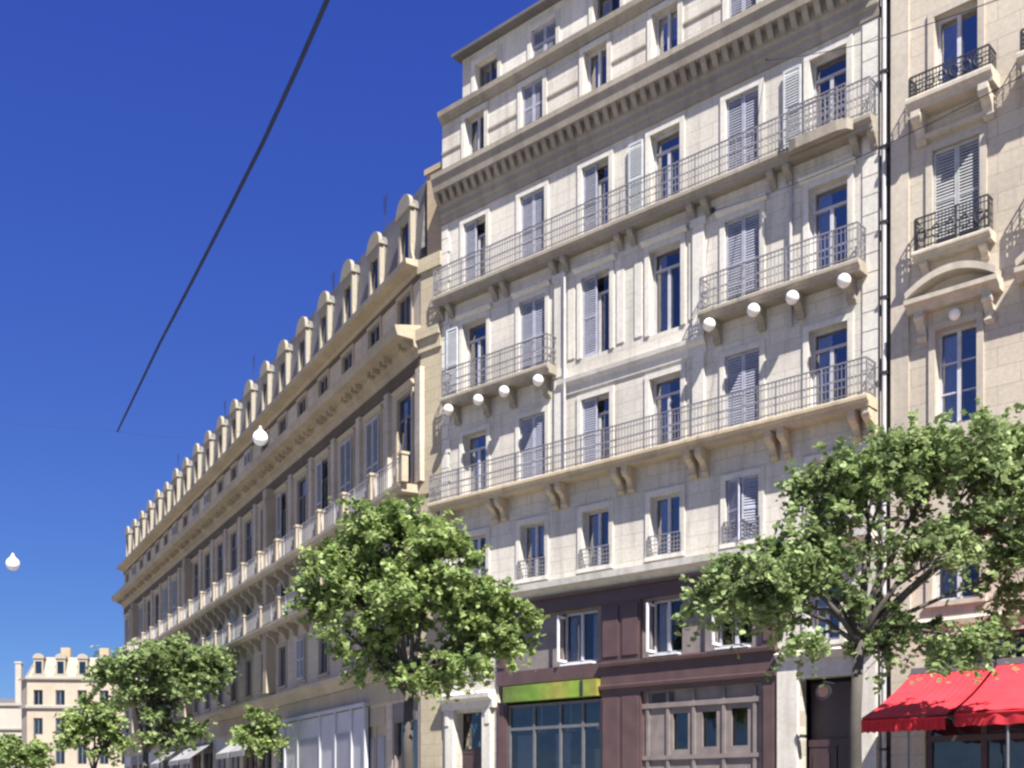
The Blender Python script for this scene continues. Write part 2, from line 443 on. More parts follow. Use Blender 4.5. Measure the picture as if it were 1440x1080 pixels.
def railing(mb, x0, x1, y, z, h=0.98, step=0.115, ends=None, deco=True):
    """wrought-iron rail along x at depth y; ends = y of the wall for the return sides"""
    def run(fn, L):
        fn(0, L, h-0.035, h, 0.035); fn(0, L, 0.07, 0.095, 0.025); fn(0, L, h-0.17, h-0.15, 0.02)
        n = max(1, int(L/step))
        for i in range(n+1):
            t = L*i/n; r = 0.02 if i % 12 == 0 else 0.008
            fn(t-r, t+r, 0.0, h-0.035, 2*r)
            if deco and i < n:
                tm = t + L/n/2
                fn(tm-0.03, tm+0.03, h*0.30, h*0.34, 0.012); fn(tm-0.035, tm+0.035, h*0.50, h*0.56, 0.012)
    run(lambda a, b, c, d, t: mb.box(x0+a, x0+b, y-t/2, y+t/2, z+c, z+d), x1-x0)
    if ends is not None:
        for xe in (x0, x1):
            run(lambda a, b, c, d, t: mb.box(xe-t/2, xe+t/2, y+0.03+a, y+0.03+b, z+c, z+d), ends-y-0.06)

def console_mesh(d, h, w, mat):
    """scrolled bracket: d deep, h tall, hanging below z=0, back on the wall (y=0)"""
    def f():
        prof = [(0.01, 0), (-d, 0), (-d, -h*0.22), (-d*0.92, -h*0.36), (-d*0.62, -h*0.46), (-d*0.42, -h*0.62), (-d*0.34, -h*0.82), (-d*0.18, -h), (0.01, -h)]
        m = MB().prism_x(prof, -w/2, w/2)
        m.tube([(-w/2-0.015, -d*0.8, -h*0.2), (w/2+0.015, -d*0.8, -h*0.2)], h*0.14, 10)
        m.tube([(-w/2-0.015, -d*0.22, -h*0.84), (w/2+0.015, -d*0.22, -h*0.84)], h*0.10, 10)
        return m.mesh('console', mat)
    return cached(('con', d, h, w, mat.name), f)

# ================================================================== PALE SIX-BAY BLOCK
main = thing('apartment_building', 'pale stone six-bay apartment block with iron balconies over a plum shopfront', 'building', (MO.x, MO.y, 0), RZ1)
W1 = 16.55
cols = [1.65 + 2.69*k for k in range(6)]
rows = {1: (9.24, 11.1, 1.1), 2: (12.42, 14.75, 1.15), 3: (16.12, 18.72, 1.15), 4: (19.95, 22.3, 1.1), 5: (24.45, 26.05, 0.95)}
H1 = []
for f, (a, b, w_) in rows.items():
    for c in cols: H1.append((round(c-w_/2, 3), round(c+w_/2, 3), a, b))
SHOP = (2.78, 13.55, 0.0, 8.42)
DOOR = (0.72, 2.1, 0.0, 4.85); SIDE = (14.25, 16.0, 0.0, 5.1)
MZ = [(14.5, 15.45, 6.1, 7.7), (0.95, 1.9, 6.3, 8.0)]
wm = MB(); wm.wall(0, W1, 0, 26.5, H1 + [SHOP, DOOR, SIDE] + MZ)
wm.add([(0,0,0),(0,11,0),(0,11,26.5),(0,0,26.5)], [(0,3,2,1)])
wm.add([(W1,0,0),(W1,11,0),(W1,11,26.5),(W1,0,26.5)], [(0,1,2,3)])
wm.add([(0,11,0),(W1,11,0),(W1,11,26.5),(0,11,26.5)], [(0,3,2,1)])
wm.build('wall', M['wall'], main)
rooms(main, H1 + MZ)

STATE = {(1,1):'open',(2,1):'blind',(3,1):'open',(4,1):'open',(5,1):'blind',(6,1):'open',
         (2,2):'shut',(5,2):'shut',(3,2):'half',(2,3):'shut',(5,3):'shut',(2,4):'shut',(5,4):'shut',(2,5):'shut',(5,5):'shut',
         (3,3):'half',(3,4):'half',(4,4):'back',(1,3):'back',(6,4):'back',(1,4):'half',(4,5):'blind',(6,5):'ajar',(6,3):'open',(5,1):'ajar'}
for f, (a, b, w_) in rows.items():
    for i, c in enumerate(cols):
        window(main, c, a, w_, b-a, STATE.get((i+1, f), 'open'), hood=(f == 3), sill=(f in (1, 5)), transom=(f in (2, 3, 4)))
for a, b, c, d in MZ: window(main, (a+b)/2, c, b-a, d-c, 'open', hood=False)

# attic storey, set back
AY = 0.6; AX0 = 0.45
HA = [(round(c-0.55, 3), round(c+0.55, 3), 27.15, 28.3) for c in cols]
am = MB(); am.wall(AX0, W1, 26.5, 28.75, HA, AY)
am.add([(AX0,AY,26.5),(AX0,10,26.5),(AX0,10,28.75),(AX0,AY,28.75)], [(0,3,2,1)])
am.add([(W1,AY,26.5),(W1,10,26.5),(W1,10,28.75),(W1,AY,28.75)], [(0,1,2,3)])
am.build('attic_wall', M['trim'], main)
rooms(main, HA, 1.6, AY+0.35)
for i, c in enumerate(cols): window(main, c, 27.15, 1.1, 1.15, 'shut' if i == 1 else 'open', hood=False, y=AY, transom=False, fm='framed')
rf = MB()
rf.box(AX0-0.2, W1+0.05, AY-0.38, AY+0.1, 28.752, 28.86)
rf.prism_x([(AY-0.36, 28.862), (6, 31.2), (10.4, 28.862)], AX0-0.18, W1+0.04)
rf.build('roof', M['slate'], main)
ch = MB()
for x in (3.0, 11.0):
    ch.box(x, x+2.2, 4.4, 5.1, 29, 32.4); ch.box(x-0.08, x+2.28, 4.32, 5.18, 32.402, 32.55)
    for k in range(5): ch.lathe(x+0.25+0.42*k, 4.75, [(0.13, 32.55), (0.1, 33.1)], 8)
ch.build('chimney', M['brickch'], main)

# crowning ledge under the attic
m_ = MB(); m_.prism_x([(0.05, 26.25), (-0.1, 26.25), (-0.16, 26.38), (-0.26, 26.45), (-0.28, 26.62), (0.62, 26.72)], 0.02, W1+0.02)
for x0, x1 in zip([0.0]+[c+0.66 for c in cols], [c-0.66 for c in cols]+[W1-0.002]): m_.box(x0, x1, -0.04, 0.02, 25.18, 25.25)
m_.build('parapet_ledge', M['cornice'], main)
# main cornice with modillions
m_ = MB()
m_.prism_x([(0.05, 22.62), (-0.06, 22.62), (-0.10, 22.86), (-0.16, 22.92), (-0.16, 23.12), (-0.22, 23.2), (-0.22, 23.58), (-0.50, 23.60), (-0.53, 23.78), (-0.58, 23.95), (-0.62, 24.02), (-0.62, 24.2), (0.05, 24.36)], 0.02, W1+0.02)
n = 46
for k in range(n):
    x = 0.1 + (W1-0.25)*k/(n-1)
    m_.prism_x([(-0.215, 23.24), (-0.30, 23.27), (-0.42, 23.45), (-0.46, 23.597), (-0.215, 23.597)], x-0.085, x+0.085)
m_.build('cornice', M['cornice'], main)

def balcony(parent, x0, x1, ztop, depth, thick, mat, cons, cd, chh, cw, rail=True, boss=False, rh=0.98, conmat=None, deco=True):
    m = MB()
    z0 = ztop-thick
    m.prism_x([(0.02, z0), (-depth+0.12, z0), (-depth+0.10, z0+thick*0.35), (-depth+0.03, z0+thick*0.45), (-depth, z0+thick*0.6), (-depth, ztop-0.04), (-depth+0.02, ztop), (0.02, ztop+0.01)], x0, x1)
    o = m.build('balcony', M[mat], parent)
    for cx in cons: link('console', console_mesh(cd, chh, cw, M[conmat or mat]), o, (cx, 0, z0-0.003))
    if boss:
        for cx in cons: MB().ball(0, 0, 0, 0.185).build('boss', M['boss'], o, (cx, -cd-0.10, z0-chh*0.30), True)
    if rail:
        r = MB(); railing(r, x0+0.05, x1-0.05, -depth+0.07, ztop+0.005, rh, ends=-0.02, deco=deco); r.build('railing', M['iron'], o)
    return o

mids = [0.32] + [(cols[i]+cols[i+1])/2 - 0.05 for i in range(5)] + [16.2]
balcony(main, -0.05, W1-0.02, 12.40, 0.70, 0.30, 'ochre', [v for q in mids for v in (q-0.2, q+0.2)], 0.54, 0.75, 0.2, conmat='ochre')
for a, b in ((0, 1), (4, 5)):
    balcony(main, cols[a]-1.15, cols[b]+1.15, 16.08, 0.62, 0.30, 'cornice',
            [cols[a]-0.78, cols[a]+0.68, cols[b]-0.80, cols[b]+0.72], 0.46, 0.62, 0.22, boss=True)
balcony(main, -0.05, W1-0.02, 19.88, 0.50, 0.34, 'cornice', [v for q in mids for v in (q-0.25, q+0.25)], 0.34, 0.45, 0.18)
# deeper bowed fronts of the fourth-floor balcony before the two end windows
for c in (cols[5],):
    m = MB()
    pr = [(c-0.95, -0.5), (c-0.85, -0.68), (c-0.6, -0.76), (c+0.6, -0.76), (c+0.85, -0.68), (c+0.95, -0.5)]
    n = len(pr); m.add([(x, y, 19.58) for x, y in pr] + [(x, y, 19.872) for x, y in pr], [tuple(range(n)), tuple(range(2*n-1, n-1, -1))] + [(i, i+n, (i+1) % n+n, (i+1) % n) for i in range(n)])
    o = m.build('balcony_bow', M['cornice'], main)
    r = MB(); railing(r, c-0.84, c+0.84, -0.71, 19.876, 0.9); r.build('railing', M['iron'], o)
# low rail panels at the first floor
for c in cols:
    r = MB(); railing(r, c-0.6, c+0.6, -0.07, 9.26, 0.62); r.build('window_guard', M['iron'], main)
# course above the second floor on the two middle bays, ledge under the first floor, pilasters
m_ = MB(); m_.prism_x([(0.03, 15.05), (-0.05, 15.05), (-0.08, 15.3), (-0.18, 15.42), (-0.2, 15.55), (0.03, 15.66)], 5.55, 11.2)
m_.build('string_course', M['trim'], main)
m_ = MB(); m_.prism_x([(0.03, 8.5), (-0.2, 8.5), (-0.3, 8.62), (-0.62, 8.7), (-0.64, 8.9), (0.03, 9.06)], -0.05, W1-0.01)
m_.build('first_floor_ledge', M['trim'], main)
for x in (5.56, 10.95):
    m_ = MB(); m_.box(x-0.20, x+0.20, -0.09, 0.02, 12.45, 18.9); m_.box(x-0.27, x+0.27, -0.13, 0.02, 18.902, 19.12)
    m_.box(x-0.26, x+0.26, -0.12, 0.021, 15.7, 15.95); m_.build('pilaster', M['trim'], main)
for k in (2, 3):                              # raised panels beside the middle windows
    c = cols[k]
    for s_ in (-1, 1): MB().box(c+s_*1.0-0.14, c+s_*1.0+0.14, -0.035, 0.02, 16.2, 18.5).build('raised_panel', M['trim'], main)
m_ = MB(); m_.tube([(14.0, -0.09, 15.0), (14.0, -0.09, 19.1)], 0.05, 8); m_.build('drain_pipe', M['pipe'], main)
m_ = MB(); m_.tube([(5.86, -0.16, 12.5), (5.86, -0.16, 18.9)], 0.045, 8); m_.build('drain_pipe', M['pipe'], main)
# quoin strips at both ends
for x0, x1 in ((0.0, 0.42), (W1-0.45, W1-0.003)):
    m_ = MB()
    for k in range(28):
        z = 9.1 + k*0.52
        if z < 22.3: m_.box(x0 if x0 > 1 else x0+0.002, x1 - (0.1 if k % 2 and x0 < 1 else 0), -0.035, 0.02, z, z+0.49)
    m_.build('quoin', M['trim'], main)

# ---- entrance at the left
m_ = MB(); m_.box(0.3, 0.70, -0.16, 0.03, 0, 4.95); m_.box(2.12, 2.52, -0.16, 0.03, 0, 4.95)
m_.prism_x([(0.03, 4.952), (-0.2, 4.952), (-0.24, 5.2), (-0.42, 5.3), (-0.44, 5.45), (0.03, 5.6)], 0.15, 2.68)
m_.box(0.32, 0.5, -0.2, 0.0, 4.4, 4.94); m_.box(2.3, 2.5, -0.2, 0.0, 4.4, 4.94)
m_.build('door_surround', M['trim'], main)
m_ = MB(); m_.box(0.72, 1.4, 0.3, 0.36, 0, 3.4); m_.box(1.42, 2.1, 0.302, 0.362, 0, 3.4); m_.box(0.72, 2.1, 0.28, 0.38, 3.402, 3.55)
for x in (0.85, 1.55):
    for z in (0.3, 1.8): m_.box(x, x+0.42, 0.27, 0.31, z, z+1.25)
dr = m_.build('entrance_door', M['plumd'], main)
MB().box(0.74, 2.08, 0.33, 0.34, 3.56, 4.83).build('fanlight', M['glassd'], dr)
MB().ball(1.33, 0.25, 1.1, 0.04, 8).build('handle', M['irond'], dr)
MB().box(0.5, 2.4, 0.6, 2.6, -0.02, 5.2).build('hallway', M['dark'], main)

# ---- plum shopfront
X0, X1 = SHOP[0], SHOP[1]
shop = MB()
shop.box(X0, X1, -0.12, 0.30, 7.98, 8.40)                                  # head
shop.prism_x([(0.0, 8.402), (-0.26, 8.402), (-0.30, 8.47), (0.0, 8.495)], X0-0.02, X1+0.02)
shop.box(X0, X1, -0.10, 0.30, 5.66, 6.12)                                  # mid rail
shop.prism_x([(-0.1, 5.9), (-0.22, 5.96), (-0.24, 6.06), (-0.1, 6.1)], 7.28, X1+0.03)
shop.prism_x([(-0.1, 5.2), (-0.2, 5.24), (-0.22, 5.34), (-0.1, 5.38)], 7.28, X1+0.03)
shop.box(7.3, X1, -0.098, 0.298, 5.1, 5.658)
for a, b in ((X0, 3.22), (7.32, 8.85), (13.08, X1)):
    for z0, z1 in ((0, 5.1), (6.122, 7.978)):
        shop.box(a, b, -0.09, 0.3, z0, z1)
        wdt = (b-a)
        k = 2 if wdt > 1 else 1
        for j in range(k):
            p0 = a + wdt*j/k + 0.08; p1 = a + wdt*(j+1)/k - 0.08
            shop.box(p0, p1, -0.13, -0.085, z0+0.15, z1-0.12)
shop.build('shopfront', M['plum'], main)
ent = MB()
# taupe infill beside the mezzanine windows
ent.wall(3.22, 7.32, 6.12, 7.98, [(5.55, 7.0, 6.2, 7.9)], 0.12, 0.1)
ent.wall(8.85, 13.08, 6.12, 7.98, [(9.15, 10.3, 6.2, 7.9), (11.5, 12.7, 6.2, 7.9)], 0.05, 0.1)
ent.build('mezzanine_panel', M['taupe'], main)
for a, b in ((5.55, 7.0), (9.15, 10.3), (11.5, 12.7)):
    o = window(main, (a+b)/2, 6.2, b-a, 1.7, 'open', sur=False, transom=False, y=0.0 if a > 8 else 0.05, gm='glassd')
    # white sash standing ajar into the room side
    s_ = MB(); s_.box(-0.03, 0.03, -0.28, 0.12, 0.06, 0.13); s_.box(-0.03, 0.03, -0.28, 0.12, 1.5, 1.57); s_.box(-0.03, 0.03, -0.28, -0.22, 0.13, 1.5)
    s_.build('sash', M['sash'], o, (-(b-a)/2+0.08, 0, 0.02))
    s2 = MB(); s2.box(-(b-a)/2+0.05, (b-a)/2-0.05, -0.14, 0.14, -0.06, 0.0); s2.build('sill', M['sash'], o)
rooms(main, [(5.55, 7.0, 6.2, 7.9), (9.15, 10.3, 6.2, 7.9), (11.5, 12.7, 6.2, 7.9)], 1.8, 0.4)
# ground-floor left bay: display window under the green fascia
o = MB().box(3.24, 7.28, -0.30, 0.1, 5.06, 5.6).build('fascia_sign', M['sign'], main)
MB().box(6.62, 6.74, -0.32, -0.29, 5.08, 5.58).build('divider', M['irond'], o)
sw = MB()
for x in (3.24, 4.35, 5.5, 6.45, 7.2): sw.box(x, x+0.09, 0.0, 0.12, 0.5, 4.98)
for x0, x1 in ((3.33, 4.35), (4.44, 5.5), (5.59, 6.45), (6.54, 7.2)):
    sw.box(x0, x1, 0.002, 0.118, 4.1, 4.2); sw.box(x0, x1, 0.002, 0.118, 4.88, 4.978); sw.box(x0, x1, -0.02, 0.14, 0.0, 0.55)
o = sw.build('shop_window', M['framed'], main)
g_ = MB(); g_.add([(3.26, 0.06, 0.55), (7.26, 0.06, 0.55), (7.26, 0.06, 4.9), (3.26, 0.06, 4.9)], [(0,1,2,3)]); g_.build('pane', M['glassd'], o)
it = MB()
it.add([(3.2,0.32,0),(7.3,0.32,0),(7.3,0.32,5.0),(3.2,0.32,5.0),(3.2,3.2,0),(7.3,3.2,0),(7.3,3.2,5.0),(3.2,3.2,5.0)], [(0,1,5,4),(1,2,6,5),(2,3,7,6),(3,0,4,7),(4,5,6,7)])
it.build('shop_interior', M['room'], main)
bd = MB(); bd.box(3.4, 4.25, 0.3, 0.34, 0.7, 3.95); bd.box(4.6, 5.3, 0.9, 0.94, 2.6, 4.0); bd.box(5.7, 6.3, 0.4, 0.44, 0.7, 2.9); bd.box(5.0, 5.5, 0.6, 0.64, 1.6, 3.8); bd.box(6.6, 7.1, 0.5, 0.54, 0.8, 3.4)
bd.build('display_board', M['greyb'], o)
for x in (3.9, 5.2, 6.5): MB().tube([(x, 1.0, 4.99), (x, 1.0, 4.3)], 0.02, 6).lathe(x, 1.0, [(0.04, 4.3), (0.22, 4.08), (0.2, 4.06)], 12).build('pendant_shade', M['sash'], o)
# ground-floor right bay: tall taupe doors with small lights
pd = MB(); pd.wall(8.85, 13.08, 0.0, 5.1, [(9.95, 10.5, 3.25, 4.35), (11.0, 11.5, 3.3, 4.35), (12.0, 12.55, 3.3, 4.4)], 0.06, 0.08)
for x in (9.0, 9.75, 10.68, 11.72, 12.75): pd.box(x, x+0.1, 0.0, 0.08, 0.0, 5.0)
pd.box(8.86, 13.07, -0.02, 0.09, 4.55, 4.7); pd.box(8.86, 13.07, -0.018, 0.088, 2.95, 3.08)
for x in (10.05, 11.05, 12.0):
    pd.box(x, x+0.5, 0.01, 0.08, 0.4, 2.7)
o = pd.build('panelled_door', M['taupe'], main)
MB().box(8.9, 13.0, 0.15, 0.2, 3.1, 4.5).build('pane', M['glassd'], o)
MB().box(8.87, 13.06, 0.5, 0.56, 0.0, 5.1).build('back_wall', M['dark'], main)
pm = MB(); pm.box(10.82, 10.9, -0.04, 0.02, 0.05, 4.5)
MB().box(9.2, 10.0, 0.02, 0.045, 4.72, 5.0).build('vent_grille', M['irond'], o)

# ---- stone side entrance at the right
m_ = MB(); m_.box(13.6, 14.22, -0.14, 0.03, 0, 5.6); m_.box(16.03, W1-0.02, -0.14, 0.03, 0, 5.6)
m_.prism_x([(0.03, 5.602), (-0.14, 5.602), (-0.2, 5.72), (-0.32, 5.8), (0.03, 5.92)], 13.58, W1-0.01)
m_.box(14.22, 16.03, -0.06, 0.03, 5.12, 5.6)
m_.build('side_door_surround', M['trim'], main)
m_ = MB(); m_.box(14.27, 15.1, 0.5, 0.56, 0, 3.2); m_.box(15.14, 15.98, 0.502, 0.562, 0, 3.2); m_.box(14.26, 15.99, 0.48, 0.58, 3.202, 3.4)
for x in (14.4, 15.3):
    m_.box(x, x+0.5, 0.47, 0.505, 0.3, 1.3); m_.box(x, x+0.5, 0.472, 0.507, 1.5, 3.0)
o = m_.build('side_door', M['plumd'], main)
MB().box(14.28, 15.97, 0.62, 0.66, 3.402, 5.0).build('transom_panel', M['plumd'], o)
MB().box(14.1, 16.2, 0.9, 2.8, -0.02, 5.3).build('hallway', M['dark'], main)
m_ = MB()
m_.tube([(15.25, -0.62, 4.62), (15.25, -0.56, 4.62)], 0.22, 20); m_.box(15.23, 15.27, -0.6, 0.0, 4.88, 4.92)
o = m_.build('projecting_sign', M['irond'], main)
MB().tube([(15.25, -0.635, 4.62), (15.25, -0.622, 4.62)], 0.15, 20).build('sign_disc', paint('sign_disc', (0.10, 0.05, 0.045), 0.5), o)

# ---- recess and downpipe between the two blocks
dp = thing('drainpipe', 'tall grey downpipe in the dark slot between the pale and beige blocks', 'pipe', (*main_pt(16.72, 0.0), 0), RZ1)
m_ = MB(); m_.tube([(0, -0.07, 0.2), (0, -0.07, 26.4)], 0.06, 10); m_.build('pipe', M['pipe'], dp)
for k in range(13):
    MB().box(-0.085, 0.085, -0.145, 0.14, 1.0+2*k, 1.07+2*k).build('bracket', M['irond'], dp)
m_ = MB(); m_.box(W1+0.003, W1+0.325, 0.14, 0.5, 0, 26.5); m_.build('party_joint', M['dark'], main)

# ================================================================== BEIGE BLOCK AT THE RIGHT
S0 = 16.88
rp = main_pt(S0)
right = thing('apartment_building', 'beige stone block with curved pediments and small iron balconies behind the red awning', 'building', (rp.x, rp.y, 0), RZ1)
WR = 14.0
rc = [1.72 + 2.75*k for k in range(5)]
rr = {1: (11.3, 13.8, 1.05), 2: (15.85, 18.45, 1.2), 3: (19.75, 21.9, 1.1), 4: (23.6, 25.6, 1.05)}
HR = [(round(c-w_/2, 3), round(c+w_/2, 3), a, b) for (a, b, w_) in rr.values() for c in rc]
HRS = [(round(c-0.6, 3), round(c+0.6, 3), 6.8, 8.9) for c in rc]
HRG = [(0.9, 13.4, 0.0, 5.9)]
wm = MB(); wm.wall(0, WR, 0, 27.2, HR + HRS + HRG)
wm.add([(0,0,0),(0,11,0),(0,11,27.2),(0,0,27.2)], [(0,3,2,1)]); wm.add([(WR,0,0),(WR,11,0),(WR,11,27.2),(WR,0,27.2)], [(0,1,2,3)])
wm.add([(0,0,27.2),(WR,0,27.2),(WR,11,27.2),(0,11,27.2)], [(0,1,2,3)])
wm.build('wall', M['wall_r'], right)
rooms(right, HR + HRS)
for f, (a, b, w_) in rr.items():
    for i, c in enumerate(rc):
        st = 'shut' if (f == 2 and i % 2 == 0) else 'open'
        window(right, c, a, w_, b-a, st, hood=False, sill=False, trim='trim_r', shut='shutg', transom=False, bars=2 if f == 1 else 0)
for c in rc: window(right, c, 6.8, 1.2, 2.1, 'open', hood=False, trim='trim_r', transom=False, gm='glassd')
m_ = MB(); m_.prism_x([(0.05, 25.9), (-0.1, 25.9), (-0.2, 26.2), (-0.6, 26.4), (-0.7, 26.8), (0.05, 27.0)], -0.05, WR)
for k in range(40): m_.box(0.1+k*0.345, 0.26+k*0.345, -0.5, -0.1, 26.12, 26.3)
m_.build('cornice', M['trim_r'], right)
m_ = MB(); m_.prism_x([(0.03, 6.1), (-0.07, 6.16), (-0.09, 6.3), (0.03, 6.4)], 0, WR)
m_.prism_x([(0.03, 10.2), (-0.2, 10.2), (-0.3, 10.4), (-0.34, 10.5), (0.03, 10.65)], 0, WR)
m_.build('string_course', M['trim_r'], right)

def arc_hood(c, z, w, rise, thick, depth):
    """segmental pediment swept out from the wall"""
    n = 14; out = []; inn = []
    for i in range(n+1):
        t = -1 + 2*i/n
        out.append((c + t*w, z + rise*(1-t*t) + thick)); inn.append((c + t*w*0.98, z + rise*(1-t*t)*0.96))
    m = MB()
    m.prism_y(out + inn[::-1], -depth, 0.02)
    return m
for c in rc:
    # first floor: segmental pediment on two brackets
    hd = arc_hood(c, 14.62, 1.15, 0.42, 0.16, 0.5)
    hd.prism_x([(0.02, 14.3), (-0.28, 14.3), (-0.34, 14.42), (-0.5, 14.48), (-0.5, 14.6), (0.02, 14.63)], c-1.17, c+1.17)
    n = 14                                          # tympanum
    tp = [(c-1.1, 14.6)] + [(c + (-1+2*i/n)*1.1, 14.62 + 0.41*(1-(-1+2*i/n)**2)) for i in range(n+1)] + [(c+1.1, 14.6)]
    hd.prism_y(tp, -0.06, 0.02)
    p = hd.build('pediment', M['trim_r'], right)
    for s_ in (-1, 1): link('console', console_mesh(0.3, 0.72, 0.22, M['trim_r']), p, (c+s_*0.86, 0, 14.297))
    MB().ball(c, -0.1, 14.05, 0.15, 10).build('keystone', M['boss'], p)
    # second floor balcony
    b = balcony(right, c-0.98, c+0.98, 15.82, 0.45, 0.24, 'trim_r', [c-0.75, c+0.75], 0.3, 0.35, 0.18, rail=False)
    r = MB(); railing(r, c-0.92, c+0.92, -0.38, 15.825, 0.85, 0.085, ends=-0.02)
    for i in range(5):
        x = c-0.72+0.36*i; r.tube([(x+0.12*math.cos(t), -0.4, 16.2+0.17*math.sin(t)) for t in [k*0.7 for k in range(10)]], 0.018, 5)
    r.build('railing', M['irond'], b)
    # third floor balcony on deep scrolled brackets
    b = balcony(right, c-1.08, c+1.08, 19.72, 0.62, 0.34, 'trim_r', [c-0.85, c+0.85], 0.55, 0.72, 0.24, rail=False)
    r = MB(); railing(r, c-1.0, c+1.0, -0.53, 19.725, 0.55, 0.085, ends=-0.02)
    for i in range(6):
        x = c-0.75+0.3*i; r.tube([(x+0.11*math.cos(t), -0.55, 19.98+0.13*math.sin(t)) for t in [k*0.7 for k in range(10)]], 0.018, 5)
    r.build('railing', M['irond'], b)
    m_ = MB(); m_.prism_x([(0.02, 18.75), (-0.18, 18.78), (-0.2, 18.88), (0.02, 18.92)], c-0.85, c+0.85); m_.build('lintel_moulding', M['trim_r'], right)
# giant pilaster strip and sash-joint groove beside the slot
m_ = MB(); m_.box(0.02, 0.55, -0.08, 0.02, 6.52, 10.18); m_.box(0.02, 0.5, -0.06, 0.02, 10.7, 25.9)
m_.build('pilaster', M['trim_r'], right)
# cafe front under the awning
cf = MB()
for x in (0.9, 2.3, 4.2, 6.6, 9.0, 11.4, 13.28): cf.box(x, x+0.14, 0.1, 0.3, 0, 5.78)
cf.box(0.9, 13.42, 0.08, 0.32, 5.782, 5.898); cf.box(0.9, 13.42, 0.082, 0.322, 4.9, 5.1); cf.box(0.9, 13.42, 0.08, 0.32, 3.2, 3.35); cf.box(0.9, 13.42, 0.082, 0.318, 0, 0.5)
o = cf.build('cafe_front', M['plumd'], right)
g_ = MB(); g_.add([(0.95, 0.2, 0.5), (13.3, 0.2, 0.5), (13.3, 0.2, 5.8), (0.95, 0.2, 5.8)], [(0,1,2,3)]); g_.build('pane', M['glassd'], o)
it = MB(); it.add([(0.8,0.36,0),(13.5,0.36,0),(13.5,0.36,5.95),(0.8,0.36,5.95),(0.8,3.4,0),(13.5,3.4,0),(13.5,3.4,5.95),(0.8,3.4,5.95)], [(0,1,5,4),(1,2,6,5),(2,3,7,6),(3,0,4,7),(4,5,6,7)])
it.build('cafe_interior', M['room'], right)

# ---- the red awning
def awning(label, start, AWL, D_, dz0, arms):
    aw = thing('awning', label, 'awning', (*main_pt(S0 + start, 0.0), dz0), RZ1, 'red shop awnings')
    m_ = MB(); n = 60; k = 8; vs = []
    for i in range(n+1):
        x = AWL*i/n
        for j in range(k+1):
            t = j/k
            vs.append((x, -0.05 - D_*t, 5.0 - 1.36*t - 0.09*math.sin(math.pi*t) + 0.035*math.sin(x*2.6)*math.sin(math.pi*t) + 0.008*math.sin(i*1.3)))
    m_.add(vs, [(i*(k+1)+j, (i+1)*(k+1)+j, (i+1)*(k+1)+j+1, i*(k+1)+j+1) for i in range(n) for j in range(k)])
    m_.add([(x, y, z-0.012) for x, y, z in vs], [(i*(k+1)+j, i*(k+1)+j+1, (i+1)*(k+1)+j+1, (i+1)*(k+1)+j) for i in range(n) for j in range(k)])
    m_.build('canopy', M['red'], aw, smooth=True)
    m_ = MB(); vs = []
    for i in range(n*2+1):
        x = AWL*i/(n*2); y = -0.05-D_-0.015*math.sin(i*0.9); dz = 0.30 + 0.012*math.sin(i*0.7)
        vs += [(x, y, 3.60), (x, y-0.03*math.sin(i*0.5), 3.60-dz)]
    m_.add(vs, [(2*i, 2*i+1, 2*i+3, 2*i+2) for i in range(n*2)])
    m_.build('valance', M['redd'], aw)
    m_ = MB()                                          # closed end, flap of the same cloth
    m_.add([(0.0, -0.05, 4.96), (0.0, -0.05, 4.0), (0.0, -0.9, 3.55), (0, -0.05-D_, 3.3), (0.0, -0.05-D_, 3.6), (0.0, -1.3, 4.2)], [(0,1,2,3,4,5)])
    m_.build('side_flap', M['redd'], aw)
    m_ = MB(); m_.tube([(0, -0.05-D_, 3.58), (AWL, -0.05-D_, 3.58)], 0.03, 8); m_.build('front_bar', M['redd'], aw)
    m_ = MB(); m_.box(0, AWL, -0.16, -0.003, 4.96, 5.12); m_.build('roller_box', M['framed'], aw)
    for x in arms:
        m_ = MB(); m_.tube([(x, -0.03, 3.9), (x+0.1, -1.3, 3.75), (x, -0.05-D_, 3.56)], 0.03, 6); m_.build('arm', M['framed'], aw)
    m_ = MB(); m_.tube([(1.15, -0.05-D_+0.1, -dz0), (1.15, -0.05-D_+0.1, 3.55)], 0.03, 8); m_.build('support_post', M['framed'], aw)
awning('red shop awning beside the grey downpipe, the shorter and nearer the doorway', 0.6, 2.05, 3.1, 0.0, (0.3, 1.7))
awning('longer red shop awning running out of frame at the right edge', 2.78, 7.0, 2.9, 0.07, (0.35, 3.5, 6.6))

# ================================================================== LONG BLOCK RECEDING LEFT
left = thing('apartment_building', 'long grey-brown block with a row of mansard dormers receding down the avenue', 'building', (LO.x, LO.y, 0), RZ2)
LEN = 62.6
lc = [-(1.55 + 3.13*k) for k in range(20)]
lr = {1: (7.5, 9.5, 1.15), 2: (10.75, 12.7, 1.2), 3: (13.45, 17.2, 1.35), 4: (19.5, 21.0, 1.25)}
HL = [(round(c-w_/2, 3), round(c+w_/2, 3), a, b) for (a, b, w_) in lr.values() for c in lc]
HLG = [(round(c-1.25, 3), round(c+1.25, 3), 0.0, 5.5) for c in lc]
wm = MB(); wm.wall(-LEN, 0, 0, 21.7, HL + HLG)
wm.add([(-LEN,0,0),(-LEN,11,0),(-LEN,11,21.7),(-LEN,0,21.7)], [(0,3,2,1)])
wm.add([(0,0,0),(0,11,0),(0,11,21.7),(0,0,21.7)], [(0,1,2,3)])
wm.build('wall', M['wall_l'], left)
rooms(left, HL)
for f, (a, b, w_) in lr.items():
    for i, c in enumerate(lc):
        rnd.seed(i*7+f)
        st = rnd.choice(['open', 'open', 'open', 'open', 'shut', 'half'])
        window(left, c, a, w_, b-a, st, fm='framed', hood=(f == 3), sill=(f in (1, 4)), trim='trim_l', shut='shutg', transom=(f == 3), gm='glassd', y=-0.17)
